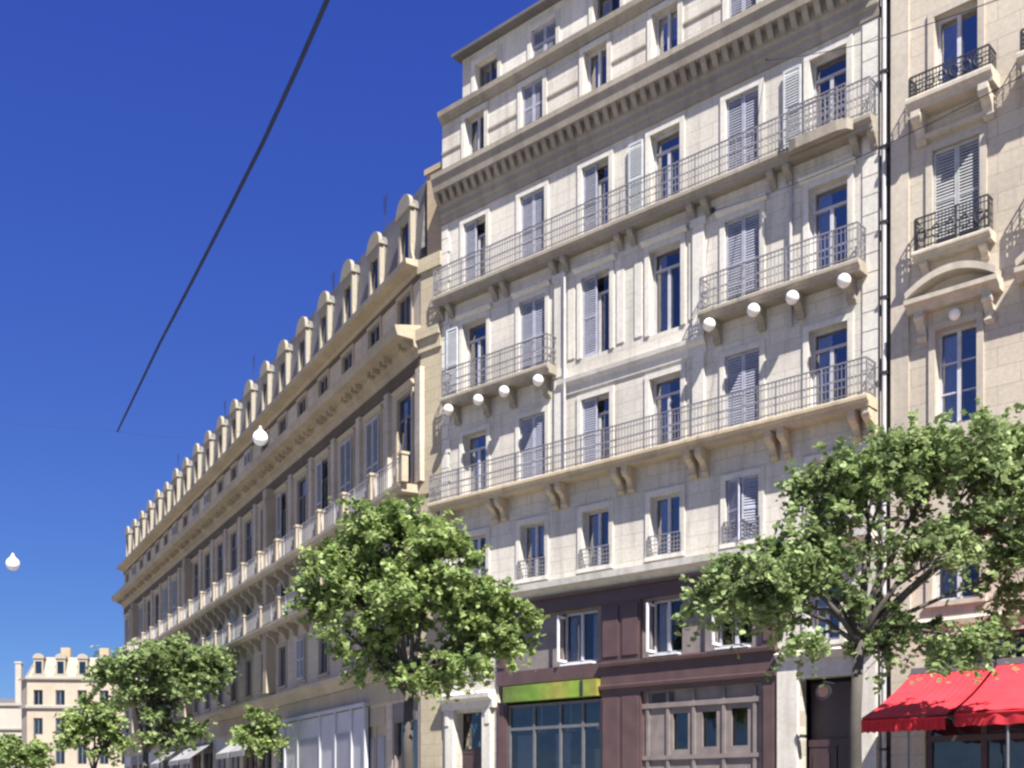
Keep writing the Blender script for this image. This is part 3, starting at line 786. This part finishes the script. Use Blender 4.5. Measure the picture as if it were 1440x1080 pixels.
# mouldings
m_ = MB(); m_.prism_x([(0.05, 18.2), (-0.08, 18.2), (-0.12, 18.45), (-0.28, 18.5), (-0.32, 18.75), (-0.95, 18.8), (-1.02, 19.0), (-1.05, 19.15), (0.05, 19.34)], -LEN-0.1, -0.02)
for c in lc:
    for dx in (-1.2, -0.7, 0.7, 1.2): m_.box(c+dx-0.09, c+dx+0.09, -0.62, -0.3, 18.56, 18.797)
m_.build('cornice', M['trim_l'], left)
m_ = MB(); m_.prism_x([(0.05, 21.3), (-0.1, 21.3), (-0.15, 21.45), (-0.6, 21.5), (-0.64, 21.68), (0.5, 21.78)], -LEN-0.05, -0.01)
m_.build('eaves_course', M['trim_l'], left)
MB().box(-LEN, -0.03, -0.05, 0.02, 17.72, 18.198).build('frieze_shade_band', M['eave_shade'], left)  # overhang shade put in as a dark coloured band
MB().box(-LEN, -0.03, -0.05, 0.02, 21.1, 21.298).build('frieze_shade_band', M['eave_shade'], left)  # same painted shade below the eaves course
m_ = MB(); m_.prism_x([(0.05, 6.5), (-0.2, 6.5), (-0.3, 6.75), (-0.5, 6.85), (-0.52, 7.05), (0.05, 7.2)], -LEN-0.05, -0.01)
m_.box(-LEN, -0.02, -0.06, 0.02, 5.6, 6.49)
m_.build('shop_cornice', M['trim_l'], left)
# continuous balconies, each on its brackets
def long_balcony(ztop, depth, thick, ch_, mat, stone_posts):
    m = MB(); z0 = ztop-thick
    m.prism_x([(0.02, z0), (-depth+0.1, z0), (-depth+0.02, z0+thick*0.5), (-depth, z0+thick*0.6), (-depth, ztop), (0.02, ztop+0.01)], -LEN-0.02, -0.05)
    o = m.build('balcony', M[mat], left)
    for c in lc:
        for s_ in (-0.85, 0.85): link('console', console_mesh(depth*0.78, ch_, 0.24, M['dormer']), o, (c+s_, 0, z0-0.003))
    r = MB(); railing(r, -LEN+0.05, -0.12, -depth+0.08, ztop+0.012, 0.98, 0.2, deco=False)
    r.build('railing', M['pipe'], o)
    if stone_posts:
        for c in lc:
            x = c+1.56
            q = MB(); q.box(x-0.14, x+0.14, -depth+0.0, -depth+0.26, ztop+0.013, ztop+1.0); q.box(x-0.18, x+0.18, -depth-0.04, -depth+0.3, ztop+1.002, ztop+1.1)
            q.build('post', M['trim_l'], o)
    return o
long_balcony(13.4, 0.85, 0.3, 0.85, 'trim_l', True)
long_balcony(10.6, 0.75, 0.28, 0.6, 'trim_l', True)
# pilasters dividing the long front into pavilions
for s_ in (-18.75, -37.5, -56.3):
    m_ = MB(); m_.box(s_-0.3, s_+0.3, -0.5, 0.02, 7.25, 17.71); m_.box(s_-0.36, s_+0.36, -0.56, 0.02, 16.9, 17.2); m_.build('pilaster', M['trim_l'], left)
for c in lc:
    m_ = MB(); m_.box(c+1.56-0.22, c+1.56+0.22, -0.16, 0.02, 13.5, 17.715); m_.build('pilaster_strip', M['wall_l'], left)
# mansard and dormers
m_ = MB(); m_.prism_x([(0.06, 21.70), (0.36, 24.95), (1.6, 25.3), (5.5, 26.2), (10.8, 24.2), (11.0, 21.7)], -LEN+0.3, -0.3)
m_.build('roof', M['slate'], left)
def dormer_parts():
    b = MB(); b.box(-0.62, -0.42, -0.05, 0.3, 0, 2.35); b.box(0.42, 0.62, -0.05, 0.3, 0, 2.35)
    b.box(-0.42, 0.42, -0.04, 0.1, 0, 0.35); b.box(-0.42, 0.42, -0.04, 0.2, 2.0, 2.35)
    b.box(-0.72, 0.72, -0.18, 0.2, 2.352, 2.48)
    n = 10; pr = [(0.7*math.cos(math.pi*i/n), 2.482 + 0.55*math.sin(math.pi*i/n)) for i in range(n+1)]
    b.prism_y(pr, -0.16, 0.1)
    b.prism_y([(-0.62, 0.0), (-0.9, 0.0), (-0.85, 0.3), (-0.66, 0.7), (-0.62, 1.0)], -0.05, 0.12)
    b.prism_y([(0.62, 0.0), (0.62, 1.0), (0.66, 0.7), (0.85, 0.3), (0.9, 0.0)], -0.05, 0.12)
    r = MB(); pr2 = [(0.66*math.cos(math.pi*i/n), 2.36 + 0.55*math.sin(math.pi*i/n)) for i in range(n+1)]
    r.prism_y(pr2, 0.202, 2.2); r.box(-0.6, -0.44, 0.302, 2.0, 0, 2.359); r.box(0.44, 0.6, 0.302, 2.0, 0, 2.359)
    p = MB(); p.box(-0.42, 0.42, 0.12, 0.16, 0.35, 2.0)
    return b.mesh('dormer', M['dormer']), r.mesh('dormer_roof', M['slate']), p.mesh('pane', M['glassd'])
dm = dormer_parts()
for c in lc:
    o = link('dormer', dm[0], left, (c, 0.0, 21.79)); o.scale = (rnd.uniform(0.92, 1.06), 0.6, rnd.uniform(0.98, 1.06))
    link('dormer_roof', dm[1], o); link('pane', dm[2], o)
    bk = cached('dback', lambda: MB().box(-0.42, 0.42, 0.6, 0.65, 0.3, 2.1).mesh('dormer_back', M['room'])); link('dormer_back', bk, o)
for x, h_ in ((-7.0, 2.6), (-13.6, 2.0), (-27.5, 2.8), (-34.2, 2.2), (-48.0, 2.5)):
    m_ = MB(); m_.tube([(x, 1.4, 25.0), (x, 1.4, 25.2+h_)], 0.02, 5)
    for q in range(5): m_.box(x-0.35+0.05*q, x+0.35-0.05*q, 1.39, 1.41, 25.1+h_-0.16*q, 25.115+h_-0.16*q)
    m_.build('aerial', M['irond'], left)
# chimneys over the party walls
for s_, wd in ((-1.9, 1.3), (-15.2, 1.2), (-22, 1.6), (-33.0, 1.3), (-43, 1.6), (-52, 1.2)):
    m_ = MB(); m_.box(s_-0.4, s_+0.4, 2.2, 2.2+wd, 24.0, 26.6); m_.box(s_-0.48, s_+0.48, 2.12, 2.28+wd, 26.602, 26.75)
    for k in range(3): m_.lathe(s_, 2.5+k*0.42, [(0.12, 26.75), (0.09, 27.2)], 8)
    m_.build('chimney', M['brickch'], left)
# corner pier facing down the avenue, in line with the pale facade
pp = Matrix.Rotation(RZ1-RZ2, 4, 'Z')
def pier():
    m = MB(); m.box(-0.02, 1.08, -0.02, 2.0, 0, 21.2)
    m.box(-0.1, 1.1, -0.12, 2.0, 21.202, 21.7); m.box(-0.08, 1.09, -0.1, 2.0, 18.25, 18.7); m.box(-0.2, 1.095, -0.22, 2.0, 18.702, 19.1)
    m.box(-0.07, 1.088, -0.08, 2.0, 13.0, 13.4); m.box(-0.07, 1.088, -0.08, 2.0, 6.5, 7.1)
    return m
o = pier().build('corner_pier', M['pier_l'], left); o.rotation_euler = (0, 0, RZ1-RZ2)
m_ = MB(); m_.box(0.1, 1.0, 0.2, 1.6, 21.75, 24.9); m_.box(0.02, 1.08, 0.12, 1.68, 24.902, 25.1)
o = m_.build('corner_chimney', M['brickch'], left); o.rotation_euler = (0, 0, RZ1-RZ2)
# ground floor: shopfronts
for i, c in enumerate(lc):
    if i in (2, 3, 4): continue
    rnd.seed(100+i)
    mat = 'trim_l' if i == 1 else 'white' if i in (5, 8, 9, 12) else rnd.choice(['greyb', 'taupe', 'white', 'framed'])
    m_ = MB(); a = 1.25
    m_.box(c-a, c-a+0.16, 0.02, 0.2, 0, 5.5); m_.box(c+a-0.16, c+a, 0.02, 0.2, 0, 5.5); m_.box(c-a+0.16, c+a-0.16, 0.0, 0.22, 4.75, 5.498)
    m_.box(c-a+0.16, c+a-0.16, 0.02, 0.18, 0, 0.6); m_.box(c-0.06, c+0.06, 0.03, 0.17, 0.6, 4.75)
    if i == 1: m_.box(c-a+0.162, c+a-0.162, 0.08, 0.16, 0.6, 4.748)
    o = m_.build('shopfront', M[mat], left)
    MB().box(c-a+0.17, c+a-0.17, 0.17, 0.19, 0.6, 4.75).build('pane', M['glassd'], o)
    if i == 1:
        MB().box(c-a+0.4, c-0.2, 0.04, 0.078, 0.7, 4.3).build('board', M['greyb'], o); MB().box(c+0.2, c+a-0.3, 0.04, 0.078, 0.7, 4.3).build('board', M['greyb'], o)
MB().box(-LEN+0.2, -0.2, 0.8, 0.9, 0, 5.6).build('shop_back', M['dark'], left)
hm = MB(); hm.box(-16.3, -5.2, -0.16, -0.08, 0.0, 5.55)
for x in (-16.3, -14.2, -11.0, -8.9, -6.9, -5.35): hm.box(x, x+0.15, -0.24, -0.162, 0.0, 5.6)
hm.box(-16.32, -5.18, -0.3, -0.06, 5.602, 5.75)
hd_ = hm.build('shopfront', M['white'], left)
for x0, x1 in ((-14.0, -11.1), (-8.7, -7.0)): MB().box(x0, x1, -0.2, -0.163, 0.5, 4.6).build('board', M['greyb'], hd_)
# white shop awnings further along
for i in (6, 7, 10, 11, 13):
    c = lc[i]; m_ = MB()
    m_.prism_x([(0.0, 5.4), (-1.5, 4.35), (-1.5, 4.05), (-1.48, 4.05), (-1.48, 4.32), (0.0, 5.36)], c-1.35, c+1.35)
    m_.build('shop_awning', M['awnw'], left)

# ================================================================== FAR BUILDINGS
def far_block(label, px, Z, rz_deg, width, height, mat, roofmat, nb, floors, mansard, chamfer):
    X = (px-720)/1600*Z
    t = thing('town_house', label, 'building', (X, Z, 0), R(rz_deg))
    holes = []
    for k in range(nb):
        c = (k+0.5)*width/nb
        for z0, z1 in floors: holes.append((round(c-0.6, 3), round(c+0.6, 3), z0, z1))
    m = MB(); m.wall(0, width, 0, height, holes, 0, 0.3)
    m.add([(width,0,0),(width,12,0),(width,12,height),(width,0,height)], [(0,1,2,3)])
    cx, cy = -chamfer, chamfer*1.6
    m.add([(0,0,0),(cx,cy,0),(cx,cy,height),(0,0,height)], [(0,3,2,1)])
    m.add([(cx,cy,0),(cx,12,0),(cx,12,height),(cx,cy,height)], [(0,3,2,1)])
    m.build('wall', M[mat], t)
    rooms(t, holes, 1.0, 0.3)
    for a, b, c, d in holes: window(t, (a+b)/2, c, b-a, d-c, 'open', fm='framed', sur=False, transom=False, gm='glassd')
    for z in (height-0.4, height-4.2, 5.0):
        k_ = MB()
        k_.prism_x([(0.02, z), (-0.35, z+0.1), (-0.4, z+0.4), (0.02, z+0.5)], -0.1, width)
        k_.add([(0, -0.4, z+0.1), (cx-0.35, cy-0.1, z+0.1), (cx-0.35, cy-0.1, z+0.4), (0, -0.4, z+0.4), (0, 0.05, z+0.5), (cx, cy, z+0.5)], [(0,1,2,3), (3,2,5,4)])
        k_.build('cornice', M['wall_p'], t)
    if mansard:
        r = MB(); h = mansard
        r.add([(0,0.3,height),(width,0.3,height),(width,1.5,height+h),(1.0,1.5,height+h),(cx+0.3,cy,height),(cx+1.5,cy+1,height+h),(width,11.5,height+h),(cx+1.5,11.5,height+h),(cx+0.3,11.5,height)],
              [(0,1,2,3),(4,0,3,5),(3,2,6,7,5),(4,5,7,8)])
        r.build('roof', M[roofmat], t)
        for k in range(nb):
            o = link('dormer', dm[0], t, ((k+0.5)*width/nb, 0.2, height+0.1)); link('pane', dm[2], o); link('dormer_roof', dm[1], o)
        for k in range(3): c2 = MB(); c2.box(width*(0.2+0.3*k), width*(0.2+0.3*k)+1.2, 3, 3.8, height+h*0.6, height+h+1.5); c2.build('chimney', M['brickch'], t)
    return t
far_block('sandy corner block with a dormered roof closing the far end of the avenue', 38, 150, 4, 17.0, 18.3, 'wall_f', 'wall_f', 6, [(1, 4), (6.8, 9.4), (10.7, 12.9), (14.6, 16.6)], 2.8, 1.6)
fb = far_block('pale low house at the left edge behind the sandy corner block', -40, 180, 3, 11.5, 17.4, 'wall_p', 'slate', 4, [(1, 4), (6.5, 9), (10.2, 12.3)], 0, 1.5)
m_ = MB(); m_.box(6.2, 7.1, 1.5, 2.4, 17.4, 24.0); m_.box(6.1, 7.2, 1.4, 2.5, 24.002, 24.3); m_.build('chimney', M['wall_p'], fb)
m_ = MB(); m_.add([(-1.5,0.2,17.4),(11.5,0.2,17.4),(11.5,6,18.8),(-1.5,6,18.8),(11.5,12,17.4),(-1.5,12,17.4)], [(0,1,2,3),(3,2,4,5)]); m_.build('roof', M['slate'], fb)

# ================================================================== OVERHEAD CABLE AND HANGING LAMPS
def at(px, py, Z): return Vector(((px-720)/1600*Z, Z, EYE + (1130-py)/1600*Z))
pts = [at(505, -95, 9.2), at(460, 0, 10.0), at(418, 96, 11.0), at(370, 200, 12.3), at(323, 293, 13.6), at(270, 396, 15.6), at(225, 482, 17.8), at(178, 580, 20.8), at(165, 607, 21.8)]
cb = thing('overhead_cable', 'thick dark overhead cable slanting down across the blue sky', 'cable', pts[-1])
o_ = pts[-1]
MB().tube([p-o_ for p in pts], [0.023, 0.023, 0.023, 0.023, 0.023, 0.022, 0.021, 0.019, 0.016], 8).build('cable', M['cable'], cb)
def lamp(px, py, Z, r, label, anchors):
    p = at(px, py, Z)
    t = thing('hanging_street_lamp', label, 'street lamp', p, 0, 'globe lamps hung over the avenue')
    MB().ball(0, 0, 0, r, 20).build('globe', M['opal'], t, None, True)
    MB().lathe(0, 0, [(r*0.5, r*0.9), (r*0.42, r*1.08), (0.05, r*1.2), (0.03, r*1.6)], 12).build('cap', M['pipe'], t)
    hp = Vector((0, 0, r*1.6))
    starts = [hp, hp, Vector(anchors[1]) - p if len(anchors) > 1 else hp]
    for st, a in zip(starts, anchors):
        a = Vector(a) - p
        n = 10; ps = []
        for i in range(n+1):
            q = st.lerp(a, i/n); q.z -= 0.2*math.sin(math.pi*i/n); ps.append(q)
        MB().tube(ps, 0.0025, 4).build('span_wire', M['cable'], t)
    return t
a1 = left_pt(-2.5, 0.02)
lamp(366, 616, 27, 0.18, 'white globe lamp hanging before the dormered block', [(a1.x, a1.y, 12.4), tuple(pts[-1]), (-26, 18, 9.6)])
a2 = left_pt(-40, 0.02)
lamp(18, 793, 29, 0.17, 'white globe lamp hanging against open sky at the left edge', [(-34, 26, 9.2)])

for lab, p0, (fs, fz) in (('thin dark wire crossing before the fourth floor up to the beige block', at(1480, -30, 19), (13.2, 22.9)),
                          ('thin dark wire crossing before the third floor and the slot between the blocks', at(1480, 85, 19), (11.4, 19.2))):
    q = main_pt(fs, 0.01); e = Vector((q.x, q.y, fz))
    wt = thing('overhead_wire', lab, 'wire', e)
    ps = [Vector((0, 0, 0)).lerp(p0-e, i/12) - Vector((0, 0, 0.25*math.sin(math.pi*i/12))) for i in range(13)]
    MB().tube(ps, 0.009, 5).build('wire', M['cable'], wt)
    MB().box(-0.05, 0.05, -0.12, 0.05, -0.06, 0.06).build('wall_anchor', M['irond'], wt)

# ================================================================== TREES
def tree(name, label, px, Z, trunk_r, fork_z, lobes, leaf, lsize, mat, seed, lean=(0, 0), clump_r=0.42):
    """lobes: (px, py, dZ, rx, ry, rz, clumps, leaves per clump), given where each clump of crown stands"""
    g_ = np.random.default_rng(seed); rr_ = random.Random(seed)
    base = Vector(((px-720)/1600*Z, Z, 0))
    t = thing(name, label, 'tree', base, 0, 'street trees along the avenue')
    tb = MB()
    fork = Vector((lean[0], lean[1], fork_z))
    tb.tube([(0,0,0), (lean[0]*0.15+0.03, lean[1]*0.2, fork_z*0.3), (lean[0]*0.55-0.03, lean[1]*0.5, fork_z*0.68), fork], [trunk_r*1.35, trunk_r, trunk_r*0.86, trunk_r*0.74], 10)
    V = []; F = 0
    lv = []
    for (lx, ly, dz, rx, ry, rz, nc, nl) in lobes:
        zz = Z+dz
        c = Vector(((lx-720)/1600*zz, zz, EYE+(1130-ly)/1600*zz)) - base
        # a limb from the fork to the lobe with a bend
        mid = fork.lerp(c, 0.5) + Vector((rr_.uniform(-.25,.25), rr_.uniform(-.25,.25), 0.22))
        lr_ = trunk_r*0.42*min(1.2, 0.6+rx*0.35)
        tb.tube([fork - Vector((0,0,0.12)), fork.lerp(mid, 0.5)+Vector((0,0,0.06)), mid, mid.lerp(c, 0.6), c], [lr_*1.25, lr_, lr_*0.8, lr_*0.55, lr_*0.3], 7)
        for k in range(int(nc*1.1)):
            d = Vector(g_.normal(size=3)).normalized(); q = 1.03*g_.uniform(0.2, 1.0)**0.5
            cc = c + Vector((d.x*rx*q, d.y*ry*q, d.z*rz*q))
            st = mid.lerp(c, rr_.uniform(0.3, 1.0))
            tb.tube([st, st.lerp(cc, 0.55)+Vector((0,0,0.08)), cc], [lr_*0.26, lr_*0.16, 0.008], 4, False)
            m = int(nl*1.45*g_.uniform(0.55, 1.4)); sp = 0.85*clump_r*g_.uniform(0.55, 1.25)
            ntw = 7
            td = g_.normal(size=(ntw, 3))*np.array([1, 1, 0.6]) + np.array(d)*0.6
            td /= np.linalg.norm(td, axis=1, keepdims=True)
            tl_ = sp*g_.uniform(0.7, 2.7, size=ntw)
            wi = g_.integers(0, ntw, size=m); tt = g_.uniform(0.05, 1, size=m)**0.8
            P = np.array(cc) + td[wi]*(tt*tl_[wi])[:, None] + g_.normal(size=(m, 3))*0.14*sp
            P[:, 2] -= 0.45*sp*tt**2
            for j in range(3):
                e = Vector(td[j]*tl_[j]*0.8); tb.tube([cc, cc + e*0.5, cc + e - Vector((0, 0, 0.15*sp))], [0.012, 0.009, 0.004], 3, False)
            lv.append(P)
    P = np.concatenate(lv); n = len(P)
    # each leaf: a small bent diamond
    ax = g_.normal(size=(n, 3)); ax[:, 2] *= 0.5; ax[:, 2] -= 0.25; ax /= np.linalg.norm(ax, axis=1, keepdims=True)
    up = g_.normal(size=(n, 3))*0.75 + np.array([0, 0, 1.0])
    sd = np.cross(ax, up); sd /= np.linalg.norm(sd, axis=1, keepdims=True)+1e-9
    sz = 0.85*lsize*g_.uniform(0.45, 1.5, size=(n, 1))
    L_ = ax*sz; S_ = sd*sz*0.40
    verts = np.stack([P-L_*0.5, P-S_, P+L_*0.5, P+S_], axis=1).reshape(-1, 3)
    me = bpy.data.meshes.new('crown')
    me.vertices.add(n*4); me.vertices.foreach_set('co', verts.ravel())
    me.loops.add(n*4); me.loops.foreach_set('vertex_index', np.arange(n*4))
    me.polygons.add(n); me.polygons.foreach_set('loop_start', np.arange(n)*4); me.polygons.foreach_set('loop_total', np.full(n, 4))
    me.update(); me.validate(); me.materials.append(M[mat])
    tb.build('trunk', M['bark'], t, smooth=True)
    link('crown', me, t)
    return t

tree('street_tree', 'bushy yellow-green tree before the corner between the long and pale blocks', 575, 31, 0.17, 4.6, [
    (560, 770, 0, 1.3, 1.3, 0.75, 30, 120), (480, 815, 0.3, 1.15, 1.1, 0.8, 26, 120), (630, 800, -0.3, 1.1, 1.1, 0.9, 26, 130),
    (560, 840, -0.5, 1.2, 1.2, 0.7, 22, 110), (678, 862, 0.2, 0.9, 0.9, 0.65, 22, 120), (655, 905, -0.3, 0.9, 0.9, 0.5, 14, 100),
    (715, 880, 0.1, 0.4, 0.5, 0.55, 8, 100), (540, 925, 0.2, 0.75, 0.8, 0.5, 12, 90), (590, 950, -0.2, 0.6, 0.6, 0.4, 8, 80), (450, 850, 0.2, 0.5, 0.6, 0.4, 9, 100), (535, 728, 0, 0.6, 0.7, 0.35, 10, 110), (600, 770, 0.2, 1.0, 1.0, 0.6, 14, 110), (500, 900, -0.2, 0.7, 0.7, 0.5, 10, 80), (620, 930, 0.1, 0.7, 0.7, 0.5, 10, 80)],
    True, 0.19, 'leaf_a', 3)
tree('street_tree', 'large airy tree with visible pale limbs beside the red awning', 1200, 23, 0.14, 4.9, [
    (1320, 645, 0.2, 1.25, 1.3, 0.5, 34, 95), (1215, 665, 0, 1.0, 1.0, 0.45, 16, 70), (1425, 700, 0.3, 0.9, 1.2, 0.8, 28, 110), (1410, 630, 0.3, 0.7, 0.9, 0.4, 16, 100),
    (1065, 815, -0.2, 1.05, 1.0, 0.5, 30, 115), (1130, 780, 0.1, 0.85, 0.9, 0.7, 24, 100), (1150, 700, -0.1, 0.6, 0.6, 0.5, 14, 80), (1020, 835, 0, 0.45, 0.5, 0.4, 8, 90),
    (1250, 740, 0.2, 1.0, 1.1, 0.6, 9, 45), (1320, 785, -0.3, 0.95, 1.0, 0.5, 14, 60), (1220, 850, 0, 0.6, 0.7, 0.4, 8, 70), (1240, 905, 0.2, 0.45, 0.5, 0.3, 8, 90),
    (1350, 895, 0.3, 0.75, 0.8, 0.38, 16, 100), (1430, 800, 0.2, 0.6, 0.8, 0.8, 16, 110), (1135, 905, -0.3, 0.35, 0.4, 0.2, 4, 80), (1260, 645, 0.1, 1.0, 0.9, 0.4, 14, 90), (1170, 680, 0.1, 0.7, 0.8, 0.45, 10, 80), (1370, 740, 0.1, 0.8, 0.8, 0.5, 12, 80), (1090, 850, 0.1, 0.7, 0.7, 0.4, 10, 90)],
    True, 0.16, 'leaf_c', 5, lean=(0.12, 0.0))
tree('street_tree', 'broad green tree in front of the far half of the long dormered block', 205, 62, 0.2, 4.4, [
    (235, 925, 0, 2.1, 2.0, 0.8, 40, 90), (185, 945, 0.5, 1.6, 1.6, 0.9, 26, 80), (270, 960, -0.5, 1.4, 1.5, 0.8, 22, 80), (210, 985, 0, 1.7, 1.6, 0.8, 20, 70), (250, 1030, 0, 1.6, 1.5, 0.6, 18, 70), (290, 925, 0, 0.8, 0.9, 0.6, 10, 80)],
    True, 0.30, 'leaf_c', 8, clump_r=0.6)
tree('street_tree', 'rounded green tree before the sandy corner block', 132, 72, 0.17, 3.6, [
    (135, 1005, 0, 1.5, 1.5, 1.0, 26, 90), (105, 1030, 0, 0.9, 1.0, 0.7, 12, 80), (150, 1040, 0, 1.1, 1.0, 0.7, 14, 80)],
    True, 0.32, 'leaf_a', 11, clump_r=0.6)
tree('street_tree', 'small green tree close to the shopfronts of the long block', 362, 54, 0.10, 3.2, [
    (362, 1020, 0, 0.95, 0.9, 0.6, 22, 90), (350, 1045, 0, 0.6, 0.6, 0.35, 8, 70), (385, 1035, 0, 0.5, 0.5, 0.3, 6, 70)],
    True, 0.22, 'leaf_a', 13)
tree('street_tree', 'low tree at the bottom left edge below the pale house', 22, 85, 0.15, 3.0, [
    (25, 1055, 0, 1.9, 1.6, 0.8, 30, 90), (-10, 1050, 0, 1.3, 1.2, 0.8, 14, 80), (50, 1065, 0, 0.8, 0.9, 0.5, 10, 80)],
    True, 0.32, 'leaf_a', 17, clump_r=0.6)
